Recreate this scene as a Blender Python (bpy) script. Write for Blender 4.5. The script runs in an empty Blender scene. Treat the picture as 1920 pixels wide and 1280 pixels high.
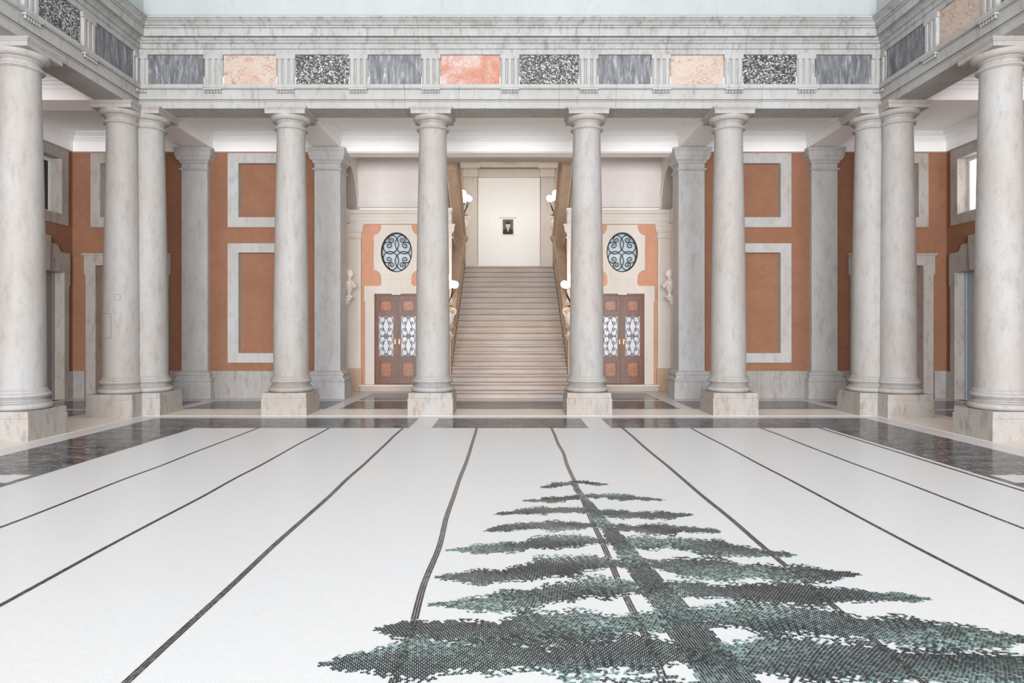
import bpy, math, random
from mathutils import Vector
from mathutils.geometry import tessellate_polygon

random.seed(11)
S = bpy.context.scene
COL = S.collection
PI = math.pi

# ---------------------------------------------------------------- camera, world, light, exposure
F_PX = 1240.0                      # focal length in pixels of the 1920 x 1280 frame
PPX, PPY = 953.0, 622.0            # vanishing point of the photograph
cam_d = bpy.data.cameras.new('camera')
cam_d.sensor_width = 36.0
cam_d.lens = F_PX / 1920.0 * 36.0
cam_d.shift_x = (960.0 - PPX) / 1920.0
cam_d.shift_y = (PPY - 640.0) / 1920.0
cam_d.clip_end = 200
cam = bpy.data.objects.new('camera', cam_d)
cam.location = (-0.03, 0.0, 1.6)
cam.rotation_euler = (PI / 2, 0, 0)
COL.objects.link(cam)
S.camera = cam

W = bpy.data.worlds.new('overcast_sky')
S.world = W
W.use_nodes = True
bg = W.node_tree.nodes['Background']
bg.inputs[0].default_value = (0.91, 0.955, 1.0, 1)
bg.inputs[1].default_value = 0.82

S.view_settings.view_transform = 'Standard'
S.view_settings.look = 'None'
S.view_settings.gamma = 1.0
S.view_settings.use_curve_mapping = False
S.view_settings.exposure = 0.62


def area_light(name, loc, sx, sy, power, color, rot=(0, 0, 0)):
    d = bpy.data.lights.new(name, 'AREA')
    d.shape = 'RECTANGLE'
    d.size, d.size_y = sx, sy
    d.energy = power
    d.color = color
    o = bpy.data.objects.new(name, d)
    o.location = loc
    o.rotation_euler = rot
    COL.objects.link(o)
    return o


# unseen fill lamp added over the staircase hall, as an assumed rooflight
area_light('stair_fill_light', (0, 21.6, 8.9), 4.4, 4.6, 26, (0.99, 0.98, 0.97))
# fill lamp added well behind the camera to brighten the aisles; portal assumed
area_light('rear_fill_light', (0, -12.0, 3.0), 14.0, 6.0, 5000, (0.97, 0.98, 1.0), (PI / 2, 0, 0))

# ---------------------------------------------------------------- materials
MATS = {}


def L(c):
    """sRGB 0-255 -> linear"""
    return tuple(((v / 255.0) / 12.92 if v / 255.0 <= 0.04045 else ((v / 255.0 + 0.055) / 1.055) ** 2.4) for v in c)


class NT:
    def __init__(self, name, rough=0.6, metallic=0.0, spec=0.5):
        m = bpy.data.materials.new(name)
        m.use_nodes = True
        self.m = m
        self.t = m.node_tree
        self.b = self.t.nodes['Principled BSDF']
        self.b.inputs['Roughness'].default_value = rough
        self.b.inputs['Metallic'].default_value = metallic
        self.b.inputs['Specular IOR Level'].default_value = spec
        self.pos = self.t.nodes.new('ShaderNodeNewGeometry').outputs['Position']
        MATS[name] = m

    def n(self, kind, **kw):
        nd = self.t.nodes.new(kind)
        for k, v in kw.items():
            setattr(nd, k, v)
        return nd

    def link(self, a, b):
        self.t.links.new(a, b)

    def mapping(self, scale=(1, 1, 1), rot=(0, 0, 0), loc=(0, 0, 0), src=None):
        mp = self.n('ShaderNodeMapping')
        mp.inputs['Scale'].default_value = scale
        mp.inputs['Rotation'].default_value = rot
        mp.inputs['Location'].default_value = loc
        self.link(src or self.pos, mp.inputs['Vector'])
        return mp.outputs['Vector']

    def noise(self, scale, detail=4, rough=0.55, vec=None, dist=0.0):
        nz = self.n('ShaderNodeTexNoise')
        nz.inputs['Scale'].default_value = scale
        nz.inputs['Detail'].default_value = detail
        nz.inputs['Roughness'].default_value = rough
        nz.inputs['Distortion'].default_value = dist
        self.link(vec or self.pos, nz.inputs['Vector'])
        return nz.outputs['Fac']

    def voro(self, scale, vec=None, feature='F1', out='Distance'):
        v = self.n('ShaderNodeTexVoronoi', feature=feature)
        v.inputs['Scale'].default_value = scale
        self.link(vec or self.pos, v.inputs['Vector'])
        return v.outputs[out]

    def ramp(self, fac, stops, interp='LINEAR'):
        r = self.n('ShaderNodeValToRGB')
        r.color_ramp.interpolation = interp
        el = r.color_ramp.elements
        while len(el) < len(stops):
            el.new(0.5)
        for e, (p, c) in zip(el, stops):
            e.position = p
            e.color = (c, c, c, 1) if isinstance(c, (int, float)) else (c[0], c[1], c[2], 1)
        self.link(fac, r.inputs['Fac'])
        return r.outputs['Color']

    def mix(self, a, b, fac, mode='MIX'):
        m = self.n('ShaderNodeMix', data_type='RGBA', blend_type=mode)
        for sock, v in ((m.inputs[6], a), (m.inputs[7], b)):
            if isinstance(v, tuple):
                sock.default_value = (v[0], v[1], v[2], 1)
            else:
                self.link(v, sock)
        if isinstance(fac, (int, float)):
            m.inputs[0].default_value = fac
        else:
            self.link(fac, m.inputs[0])
        return m.outputs[2]

    def color(self, c):
        if isinstance(c, tuple):
            self.b.inputs['Base Color'].default_value = (c[0], c[1], c[2], 1)
        else:
            self.link(c, self.b.inputs['Base Color'])

    def bump(self, h, strength=0.3, dist=0.02):
        bp = self.n('ShaderNodeBump')
        bp.inputs['Strength'].default_value = strength
        bp.inputs['Distance'].default_value = dist
        self.link(h, bp.inputs['Height'])
        self.link(bp.outputs['Normal'], self.b.inputs['Normal'])


def stone(name, c1, c2, dirt, rough=0.65, streak=3.0, pit=0.5, dirt_lo=0.56, dirt_hi=0.78, spec=0.4):
    k = NT(name, rough, spec=spec)
    v = k.mapping(scale=(1, 1, 0.22))
    base = k.ramp(k.noise(streak, 6, 0.6, v), [(0.3, L(c1)), (0.7, L(c2))])
    big = k.ramp(k.noise(1.1, 4, 0.6, k.mapping(scale=(1, 1, 0.5))), [(0.36, L(c1)), (0.62, L(c2))])
    base = k.mix(base, big, 0.5)
    sp = k.ramp(k.noise(60, 3, 0.6), [(0.58, 0.0), (0.72, 0.45)])
    base = k.mix(base, L(dirt), sp)
    d = k.ramp(k.noise(9, 8, 0.72, k.mapping(scale=(1, 1, 0.35))), [(dirt_lo, 0.0), (dirt_hi, 1.0)])
    base = k.mix(base, L(dirt), d)
    p = k.ramp(k.voro(26), [(0.02, 1.0), (0.10, 0.0)])
    sel = k.ramp(k.noise(2.3, 3), [(0.5, 0.0), (0.65, 1.0)])
    pits = k.mix((0, 0, 0), p, sel)
    base = k.mix(base, L(tuple(x * 0.72 for x in dirt)), k.mix((0, 0, 0), pits, pit))
    k.color(base)
    k.bump(k.noise(38, 6, 0.7), 0.16, 0.01)
    return k


stone('column_stone', (157, 148, 139), (166, 166, 166), (126, 115, 105), streak=4.0, pit=1.0, dirt_lo=0.5, dirt_hi=0.92)
stone('plinth_stone', (160, 148, 136), (168, 166, 163), (112, 94, 80), streak=2.0, pit=1.0, dirt_lo=0.5, dirt_hi=0.82)
stone('entablature_stone', (156, 152, 147), (170, 170, 169), (96, 89, 83), streak=2.0, dirt_lo=0.53, dirt_hi=0.9, pit=0.6)
stone('weathered_cornice', (152, 149, 145), (172, 173, 172), (86, 80, 76), streak=2.5, dirt_lo=0.5, dirt_hi=0.82, pit=0.6)
stone('grey_stone', (172, 168, 163), (190, 190, 191), (136, 130, 125), pit=0.9, dirt_lo=0.5, dirt_hi=0.88)
stone('frame_stone', (158, 147, 137), (174, 168, 162), (120, 110, 101), pit=0.6, dirt_lo=0.5)
stone('pale_stone', (204, 194, 184), (213, 206, 199), (186, 170, 157), pit=0.2, dirt_lo=0.58)
stone('dado_stone', (150, 144, 139), (168, 165, 162), (118, 108, 99), pit=0.7, dirt_lo=0.5)
stone('brown_stone', (176, 148, 124), (196, 170, 146), (136, 108, 86), pit=0.5)
def stair_mat():
    k = NT('stair_stone', 0.6, spec=0.35)
    v = k.mapping(scale=(0.35, 1.2, 7))
    a = k.ramp(k.noise(2.2, 6, 0.65, v), [(0.3, L((162, 146, 136))), (0.5, L((182, 167, 156))), (0.7, L((198, 184, 173)))])
    b = k.ramp(k.noise(1.1, 3, 0.5, k.mapping(scale=(0.3, 1, 2.4))), [(0.4, L((188, 164, 148))), (0.6, L((176, 171, 168)))])
    c = k.mix(a, b, 0.35)
    p = k.ramp(k.voro(14, k.mapping(scale=(0.7, 1, 2.2))), [(0.03, 1.0), (0.12, 0.0)])
    sel = k.ramp(k.noise(3.0, 3), [(0.48, 0.0), (0.6, 1.0)])
    c = k.mix(c, L((92, 74, 66)), k.mix((0, 0, 0), p, sel))
    d = k.ramp(k.noise(6, 7, 0.7, v), [(0.55, 0.0), (0.8, 0.7)])
    k.color(k.mix(c, L((110, 92, 84)), d))
    k.bump(k.noise(30, 6, 0.7), 0.15, 0.01)


stair_mat()
stone('balustrade_stone', (186, 158, 132), (204, 180, 156), (128, 98, 76), streak=6, pit=0.2)
stone('cream_floor', (224, 216, 204), (231, 224, 213), (212, 201, 188), rough=0.28, pit=0.1)
stone('white_floor', (206, 204, 203), (215, 213, 212), (188, 184, 181), rough=0.28, pit=0.1)
stone('statue_marble', (226, 216, 206), (238, 230, 222), (180, 160, 144), pit=0.0)
stone('upper_wall_plaster', (160, 165, 165), (170, 174, 174), (144, 150, 150), pit=0.1, streak=1.5)


def plaster(name, c1, c2, c3, rough=0.85):
    k = NT(name, rough, spec=0.2)
    a = k.ramp(k.noise(1.3, 5, 0.6), [(0.3, L(c1)), (0.7, L(c2))])
    b = k.ramp(k.noise(7, 6, 0.7), [(0.45, 0.0), (0.75, 1.0)])
    k.color(k.mix(a, L(c3), k.mix((0, 0, 0), b, 0.6)))
    k.bump(k.noise(30, 5, 0.6), 0.12, 0.01)


plaster('orange_plaster', (142, 101, 78), (152, 110, 87), (132, 92, 70))
plaster('peach_plaster', (198, 146, 119), (206, 156, 130), (190, 134, 107))
plaster('white_plaster', (242, 241, 240), (246, 245, 244), (238, 236, 234))
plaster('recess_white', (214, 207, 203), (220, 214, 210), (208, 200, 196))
plaster('gallery_white', (240, 240, 238), (243, 243, 241), (238, 238, 236))


def marble_dark():
    k = NT('dark_marble', 0.12, spec=0.06)
    base = k.ramp(k.noise(2.0, 6, 0.6, k.mapping(scale=(0.5, 2.4, 1))), [(0.3, L((26, 27, 30))), (0.7, L((88, 90, 94)))])
    v1 = k.ramp(k.noise(1.6, 8, 0.62, k.mapping(scale=(0.8, 2.6, 1), rot=(0, 0, 0.3)), 1.6), [(0.485, 0.0), (0.5, 1.0), (0.515, 0.0)])
    v2 = k.ramp(k.noise(3.4, 8, 0.7, k.mapping(scale=(0.7, 2.0, 1), rot=(0, 0, -0.4)), 2.4), [(0.49, 0.0), (0.5, 1.0), (0.51, 0.0)])
    c = k.mix(base, L((196, 196, 194)), k.mix((0, 0, 0), v1, 0.7))
    c = k.mix(c, L((210, 208, 204)), k.mix((0, 0, 0), v2, 0.6))
    k.color(c)


marble_dark()


def marble_panel_grey():
    k = NT('grey_veined_marble', 0.4)
    vec = k.mapping(scale=(9, 9, 1.6), rot=(0, -0.5, 0))
    c = k.ramp(k.noise(1.6, 8, 0.68, vec, 0.6), [(0.25, L((58, 59, 62))), (0.48, L((100, 101, 104))), (0.6, L((130, 131, 133))), (0.72, L((196, 194, 190)))])
    k.color(c)


def breccia_black():
    k = NT('black_speckled_breccia', 0.4)
    d = k.voro(42, k.mapping(scale=(1, 1, 1.4)), out='Color')
    bw = k.n('ShaderNodeSeparateColor')
    k.link(d, bw.inputs[0])
    c = k.ramp(bw.outputs[0], [(0.0, L((34, 35, 38))), (0.5, L((62, 64, 68))), (0.68, L((120, 120, 120))), (0.86, L((206, 202, 194)))])
    e = k.ramp(k.noise(30, 5, 0.7), [(0.4, 0.0), (0.7, 0.8)])
    k.color(k.mix(c, L((44, 45, 48)), e))


def breccia_orange(name, lo, mid, hi, red):
    k = NT(name, 0.4)
    c = k.ramp(k.noise(2.4, 6, 0.65, None, 0.8), [(0.3, L(lo)), (0.5, L(mid)), (0.72, L(hi))])
    vn = k.ramp(k.voro(11, k.mapping(scale=(1, 1, 1.3)), 'DISTANCE_TO_EDGE'), [(0.0, 1.0), (0.06, 0.0)])
    sel = k.ramp(k.noise(4.5, 5, 0.7), [(0.42, 0.0), (0.6, 1.0)])
    c = k.mix(c, L(red), k.mix((0, 0, 0), vn, sel))
    p = k.ramp(k.noise(14, 6, 0.75), [(0.6, 0.0), (0.72, 0.8)])
    k.color(k.mix(c, L(red), p))


marble_panel_grey()
breccia_black()
breccia_orange('orange_breccia', (172, 148, 131), (182, 169, 157), (174, 136, 112), (142, 76, 60))
breccia_orange('red_breccia', (186, 174, 168), (176, 134, 116), (172, 92, 56), (140, 66, 74))


def wood():
    k = NT('walnut_wood', 0.38)
    v = k.mapping(scale=(6, 6, 0.8))
    c = k.ramp(k.noise(3.0, 7, 0.65, v, 1.2), [(0.25, L((56, 28, 12))), (0.5, L((98, 52, 22))), (0.75, L((132, 76, 34)))])
    k.color(c)
    k.bump(k.noise(20, 5, 0.6, v), 0.15, 0.005)
    k = NT('carved_panel_wood', 0.34)
    c = k.ramp(k.noise(3.5, 7, 0.65, v, 1.4), [(0.25, L((104, 50, 12))), (0.5, L((150, 80, 20))), (0.75, L((180, 106, 34)))])
    k.color(c)


wood()


def plain(name, c, rough=0.5, metallic=0.0, emit=None, estr=0.0):
    k = NT(name, rough, metallic)
    v = k.ramp(k.noise(14, 4), [(0.3, L(tuple(x * 0.93 for x in c))), (0.7, L(c))])
    k.color(v)
    if emit:
        k.b.inputs['Emission Color'].default_value = (*L(emit), 1)
        k.b.inputs['Emission Strength'].default_value = estr


plain('wrought_iron', (24, 23, 25), 0.6, 0.2)
plain('bronze', (52, 40, 32), 0.45, 0.7)
plain('brass', (206, 168, 110), 0.3, 0.9)
plain('milky_glass', (176, 188, 194), 0.25, 0, (196, 210, 220), 0.10)
plain('door_glass', (190, 190, 196), 0.25, 0, (226, 226, 230), 0.06)
plain('bright_window_glass', (240, 244, 246), 0.3, 0, (246, 248, 250), 1.6)
plain('dark_window_glass', (30, 30, 32), 0.15)
plain('window_paint', (226, 226, 222), 0.5)
plain('grey_blue_door', (158, 163, 170), 0.5)
plain('grey_brown_door', (128, 122, 120), 0.5)
plain('lamp_glass', (255, 246, 232), 0.4, 0, (255, 240, 218), 5.5)
plain('picture_ground', (104, 98, 92), 0.7)
plain('picture_dark', (46, 42, 40), 0.7)
plain('picture_pale', (206, 196, 186), 0.7)
plain('picture_mount', (244, 243, 240), 0.7)
plain('slot_shadow_grey', (150, 148, 146), 0.5)
plain('joint_grey', (120, 112, 106), 0.8)  # dark joint round the shaft repairs


def mosaic_mats():
    k = NT('white_mosaic', 0.34, spec=0.12)
    br = k.n('ShaderNodeTexBrick', offset=0.5)
    br.inputs['Scale'].default_value = 1.0
    br.inputs['Brick Width'].default_value = 0.022
    br.inputs['Row Height'].default_value = 0.016
    br.inputs['Mortar Size'].default_value = 0.0012
    br.inputs['Mortar Smooth'].default_value = 0.2
    br.inputs['Color1'].default_value = (*L((216, 216, 215)), 1)
    br.inputs['Color2'].default_value = (*L((208, 207, 206)), 1)
    br.inputs['Mortar'].default_value = (*L((192, 191, 189)), 1)
    warp = k.n('ShaderNodeVectorMath', operation='ADD')
    nz = k.n('ShaderNodeTexNoise')
    nz.inputs['Scale'].default_value = 1.4
    k.link(k.pos, nz.inputs['Vector'])
    sc = k.n('ShaderNodeVectorMath', operation='SCALE')
    sc.inputs['Scale'].default_value = 0.22
    k.link(nz.outputs['Color'], sc.inputs[0])
    k.link(k.pos, warp.inputs[0])
    k.link(sc.outputs[0], warp.inputs[1])
    k.link(warp.outputs[0], br.inputs['Vector'])
    big = k.ramp(k.noise(0.9, 3), [(0.35, L((217, 215, 211))), (0.65, L((213, 214, 215)))])
    k.color(k.mix(br.outputs['Color'], big, 0.45))
    k = NT('tesserae', 0.3, spec=0.45)
    at = k.n('ShaderNodeAttribute', attribute_name='tess')
    k.color(at.outputs['Color'])


mosaic_mats()

# ---------------------------------------------------------------- mesh helpers
class MB:
    def __init__(self):
        self.v, self.f = [], []

    def add(self, vs, fs):
        o = len(self.v)
        self.v += [tuple(p) for p in vs]
        self.f += [tuple(i + o for i in f) for f in fs]
        return self

    def box(self, x0, x1, y0, y1, z0, z1):
        return self.add([(x0, y0, z0), (x1, y0, z0), (x1, y1, z0), (x0, y1, z0),
                         (x0, y0, z1), (x1, y0, z1), (x1, y1, z1), (x0, y1, z1)],
                        [(3, 2, 1, 0), (4, 5, 6, 7), (0, 1, 5, 4), (1, 2, 6, 5), (2, 3, 7, 6), (3, 0, 4, 7)])

    def lathe(self, prof, cx=0, cy=0, cz=0, n=40, cap=True, sx=1, sy=1):
        vs, fs = [], []
        for r, z in prof:
            for i in range(n):
                a = 2 * PI * i / n
                vs.append((cx + r * sx * math.cos(a), cy + r * sy * math.sin(a), cz + z))
        for j in range(len(prof) - 1):
            for i in range(n):
                k = (i + 1) % n
                fs.append((j * n + i, j * n + k, (j + 1) * n + k, (j + 1) * n + i))
        if cap:
            fs.append(tuple(range(n - 1, -1, -1)))
            m = (len(prof) - 1) * n
            fs.append(tuple(m + i for i in range(n)))
        return self.add(vs, fs)

    def rect_lathe(self, prof, w, dfront, cx, yb, back=0.0):
        """stacked rectangles: prof = (extra, z); front at yb - dfront - extra, back at yb + back"""
        vs, fs = [], []
        for e, z in prof:
            h = w / 2 + e
            vs += [(cx - h, yb - dfront - e, z), (cx + h, yb - dfront - e, z), (cx + h, yb + back, z), (cx - h, yb + back, z)]
        for j in range(len(prof) - 1):
            for i in range(4):
                k = (i + 1) % 4
                fs.append((j * 4 + i, j * 4 + k, (j + 1) * 4 + k, (j + 1) * 4 + i))
        fs.append((3, 2, 1, 0))
        m = (len(prof) - 1) * 4
        fs.append((m, m + 1, m + 2, m + 3))
        return self.add(vs, fs)

    def loft(self, A, B):
        """prism between two equal-length closed outlines"""
        n = len(A)
        fs = [(i, (i + 1) % n, n + (i + 1) % n, n + i) for i in range(n)]
        tr = tessellate_polygon([[Vector(p) for p in A]])
        o = len(self.v)
        self.add(list(A) + list(B), fs)
        for t in tr:
            self.f.append(tuple(o + i for i in t))
            self.f.append(tuple(o + n + i for i in reversed(t)))
        return self

    def plate(self, outer, holes, n0, n1, fn):
        """flat plate with holes in (u, v), thickness n0..n1, mapped to 3-D by fn(u, n, v)"""
        loops = [outer] + list(holes)
        tr = tessellate_polygon([[Vector((p[0], p[1], 0)) for p in lp] for lp in loops])
        flat = [p for lp in loops for p in lp]
        N = len(flat)
        vs = [fn(u, n0, v) for u, v in flat] + [fn(u, n1, v) for u, v in flat]
        fs = [tuple(t) for t in tr] + [tuple(i + N for i in reversed(t)) for t in tr]
        o = 0
        for lp in loops:
            m = len(lp)
            for i in range(m):
                k = (i + 1) % m
                fs.append((o + i, o + k, N + o + k, N + o + i))
            o += m
        return self.add(vs, fs)

    def tube(self, pts, r, n=6, taper=None):
        pts = [Vector(p) for p in pts]
        vs, fs = [], []
        up = Vector((0.13, 0.97, 0.2))
        for i, p in enumerate(pts):
            d = (pts[min(i + 1, len(pts) - 1)] - pts[max(i - 1, 0)])
            d = d.normalized() if d.length > 1e-9 else Vector((0, 0, 1))
            a = d.cross(up)
            if a.length < 1e-4:
                a = d.cross(Vector((1, 0, 0)))
            a.normalize()
            b = d.cross(a)
            rr = r if taper is None else r * (1 + (taper - 1) * i / max(1, len(pts) - 1))
            for k in range(n):
                t = 2 * PI * k / n
                vs.append(p + a * (rr * math.cos(t)) + b * (rr * math.sin(t)))
        m = len(pts)
        for j in range(m - 1):
            for k in range(n):
                q = (k + 1) % n
                fs.append((j * n + k, j * n + q, (j + 1) * n + q, (j + 1) * n + k))
        fs.append(tuple(range(n)))
        fs.append(tuple((m - 1) * n + k for k in range(n - 1, -1, -1)))
        return self.add(vs, fs)

    def ball(self, c, r, nu=16, nv=10, s=(1, 1, 1)):
        prof = [(math.sin(PI * j / nv) * r, -math.cos(PI * j / nv) * r) for j in range(nv + 1)]
        prof[0] = (r * 0.02, -r)
        prof[-1] = (r * 0.02, r)
        vs, fs = [], []
        for rr, z in prof:
            for i in range(nu):
                a = 2 * PI * i / nu
                vs.append((c[0] + rr * s[0] * math.cos(a), c[1] + rr * s[1] * math.sin(a), c[2] + z * s[2]))
        for j in range(nv):
            for i in range(nu):
                k = (i + 1) % nu
                fs.append((j * nu + i, j * nu + k, (j + 1) * nu + k, (j + 1) * nu + i))
        return self.add(vs, fs)

    def mesh(self, name, mat, smooth=None):
        me = bpy.data.meshes.new(name)
        me.from_pydata(self.v, [], self.f)
        me.validate()
        import bmesh
        bm = bmesh.new()
        bm.from_mesh(me)
        bmesh.ops.recalc_face_normals(bm, faces=bm.faces)
        bm.to_mesh(me)
        bm.free()
        me.materials.append(MATS[mat])
        if smooth is not None:
            me.shade_smooth()
            me.set_sharp_from_angle(angle=math.radians(smooth))
        return me

    def build(self, name, mat, parent=None, smooth=None, loc=None):
        o = bpy.data.objects.new(name, self.mesh(name, mat, smooth))
        COL.objects.link(o)
        if parent is not None:
            o.parent = parent
        if loc is not None:
            o.location = loc
        return o


def tag(o, label=None, cat=None, group=None, kind=None):
    if label: o['label'] = label
    if cat: o['category'] = cat
    if group: o['group'] = group
    if kind: o['kind'] = kind
    return o


def empty(name, loc=(0, 0, 0), rz=0.0):
    o = bpy.data.objects.new(name, None)
    o.empty_display_size = 0.2
    o.location = loc
    o.rotation_euler = (0, 0, rz)
    COL.objects.link(o)
    return o


def copy_tree(o, parent=None):
    c = o.copy()
    COL.objects.link(c)
    c.parent = parent
    for ch in list(o.children):
        copy_tree(ch, c)
    return c


def inst(me, name, parent, loc=(0, 0, 0), rot=(0, 0, 0), scale=None):
    o = bpy.data.objects.new(name, me)
    COL.objects.link(o)
    o.parent = parent
    o.location = loc
    o.rotation_euler = rot
    if scale: o.scale = scale
    return o


def struct(name, label, cat='structure'):
    o = empty(name)
    return tag(o, label, cat, kind='structure')


def rect(u0, u1, v0, v1):
    return [(u0, v0), (u1, v0), (u1, v1), (u0, v1)]


def oval(cu, cv, a, b, n=48):
    return [(cu + a * math.cos(2 * PI * i / n), cv + b * math.sin(2 * PI * i / n)) for i in range(n)]


def catmull(pts, n=6):
    out = []
    P = [pts[0]] + list(pts) + [pts[-1]]
    for i in range(1, len(P) - 2):
        for k in range(n):
            t = k / n
            q = []
            for c in range(len(pts[0])):
                p0, p1, p2, p3 = P[i - 1][c], P[i][c], P[i + 1][c], P[i + 2][c]
                q.append(0.5 * (2 * p1 + (p2 - p0) * t + (2 * p0 - 5 * p1 + 4 * p2 - p3) * t * t + (3 * p1 - p0 - 3 * p2 + p3) * t ** 3))
            out.append(tuple(q))
    out.append(tuple(pts[-1]))
    return out


# key dimensions (metres)
ROW = 13.07          # axis of the back row of columns
SIDE = 7.46          # axis of the side rows
FACE_Y = ROW - 0.28  # courtyard face of the back architrave
FACE_X = SIDE - 0.28
WALL_Y = 15.95       # orange back wall
WALL_X = 10.54       # orange side walls
DOOR_Y = 17.95       # wall with the wooden doors
PIL = 7.54
PIER = 4.36
CEIL = 6.38

# ---------------------------------------------------------------- floor
floor = MB().box(-13, 13, -3, 24.6, -0.30, -0.004).build('floor', 'white_floor')
tag(floor, 'polished stone floor of the courtyard and its colonnade', 'floor', kind='structure')


def slab(x0, x1, y0, y1, mat, name):
    g = 0.0015
    b = MB().box(x0 + g, x1 - g, y0 + g, y1 - g, -0.03, 0.0)
    return b.build(name, mat, floor)


DM, CF = 'dark_marble', 'cream_floor'
# dark border round the mosaic, with pale insets
MX, MY = 5.2, 10.9
BX, BY = 6.58, 12.25
for xs in ((-BX, -4.4), (-4.4, -2.9), (-2.9, -1.69), (-1.31, 0.02), (0.02, 1.31), (1.69, 3.1), (3.1, 4.5), (4.5, BX)):
    slab(xs[0], xs[1], MY + 0.02, BY, DM, 'marble_slab')
for s in (-1, 1):
    ys = [1.2, 2.6, 4.1, 5.6, 7.02]
    for a, b in zip(ys[:-1], ys[1:]):
        slab(min(s * MX, s * BX), max(s * MX, s * BX), a, b, DM, 'marble_slab')
    ys = [7.42, 8.4, 9.6, MY + 0.02]
    for a, b in zip(ys[:-1], ys[1:]):
        slab(min(s * MX, s * BX), max(s * MX, s * BX), a, b, DM, 'marble_slab')
    slab(min(s * MX, s * (MX + 0.16)), max(s * MX, s * (MX + 0.16)), 7.02, 7.42, DM, 'marble_slab')
# cream strip the columns stand on
for a, b in zip([-6.98, -5.7, -4.3, -2.9, -1.5, 0, 1.5, 2.9, 4.3, 5.7], [-5.7, -4.3, -2.9, -1.5, 0, 1.5, 2.9, 4.3, 5.7, 6.98]):
    slab(a, b, 12.62, 13.68, CF, 'cream_slab')
for s in (-1, 1):
    ys = [1.2, 2.6, 4.0, 5.4, 6.8, 8.2, 9.6, 11.0, 12.3, 13.68]
    for a, b in zip(ys[:-1], ys[1:]):
        slab(min(s * 6.99, s * 8.05), max(s * 6.99, s * 8.05), a, b, CF, 'cream_slab')
# aisle panels
for a, b in ((-10.3, -8.35), (-8.2, -7.12), (-6.78, -3.85), (-3.55, -1.62), (-1.42, 1.42), (1.62, 3.55), (3.85, 6.78), (7.12, 8.2), (8.35, 10.3)):
    slab(a, b, 13.78, 15.33, DM, 'marble_slab')
for a, b in ((-3.55, -1.75), (1.75, 3.55)):
    slab(a, b, 15.57, 17.3, DM, 'marble_slab')
for s in (-1, 1):
    for a, b in ((1.2, 4.2), (4.45, 7.3), (7.55, 10.4), (10.65, 13.5)):
        slab(min(s * 8.35, s * 10.3), max(s * 8.35, s * 10.3), a, b, DM, 'marble_slab')

# ---------------------------------------------------------------- mosaic (a plain generic fir motif stands in for the picture)
mos = empty('floor_mosaic', (0, 6.2, 0))
tag(mos, 'white mosaic floor panel with thin dark lines and a dark green fir motif', 'mosaic')
MT = 0.016
MB().box(-MX, MX, 1.2 - 6.2, MY - 6.2, 0.0005, MT).build('white_field', 'white_mosaic', mos)


class Tess:
    def __init__(self):
        self.v, self.f, self.c = [], [], []

    def tile(self, x, y, ang, l, w, col):
        ca, sa = math.cos(ang), math.sin(ang)
        q = []
        for (a, b) in ((-1, -1), (1, -1), (1, 1), (-1, 1)):
            a = a * l / 2 * random.uniform(0.9, 1.04)
            b = b * w / 2 * random.uniform(0.9, 1.04)
            q.append((x + a * ca - b * sa, y + a * sa + b * ca - 6.2))
        o = len(self.v)
        h = MT + random.uniform(0.0012, 0.0022)
        self.v += [(p[0], p[1], MT - 0.002) for p in q] + [(p[0], p[1], h + random.uniform(0, 0.0005)) for p in q]
        self.f += [(o + 4, o + 5, o + 6, o + 7)] + [(o + i, o + (i + 1) % 4, o + 4 + (i + 1) % 4, o + 4 + i) for i in range(4)]
        self.c += [col] * 5

    def build(self, name, label=None):
        me = bpy.data.meshes.new(name)
        me.from_pydata(self.v, [], self.f)
        at = me.color_attributes.new('tess', 'FLOAT_COLOR', 'CORNER')
        data = []
        for f, c in zip(self.f, self.c):
            data += [c[0], c[1], c[2], 1.0] * len(f)
        at.data.foreach_set('color', data)
        me.materials.append(MATS['tesserae'])
        o = bpy.data.objects.new(name, me)
        COL.objects.link(o)
        o.parent = mos
        o['kind'] = 'stuff'
        if label: o['label'] = label
        return o


occ = set()
TL, TW = 0.0205, 0.0150


def free(x, y):
    k = (math.floor(x / 0.0125), math.floor(y / 0.0125))
    if k in occ:
        return False
    occ.add(k)
    return True


DK = [L((30, 36, 38)), L((42, 54, 54)), L((32, 40, 42)), L((58, 76, 72)), L((82, 102, 98)), L((110, 134, 128)), L((142, 162, 156)), L((170, 186, 180))]


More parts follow.
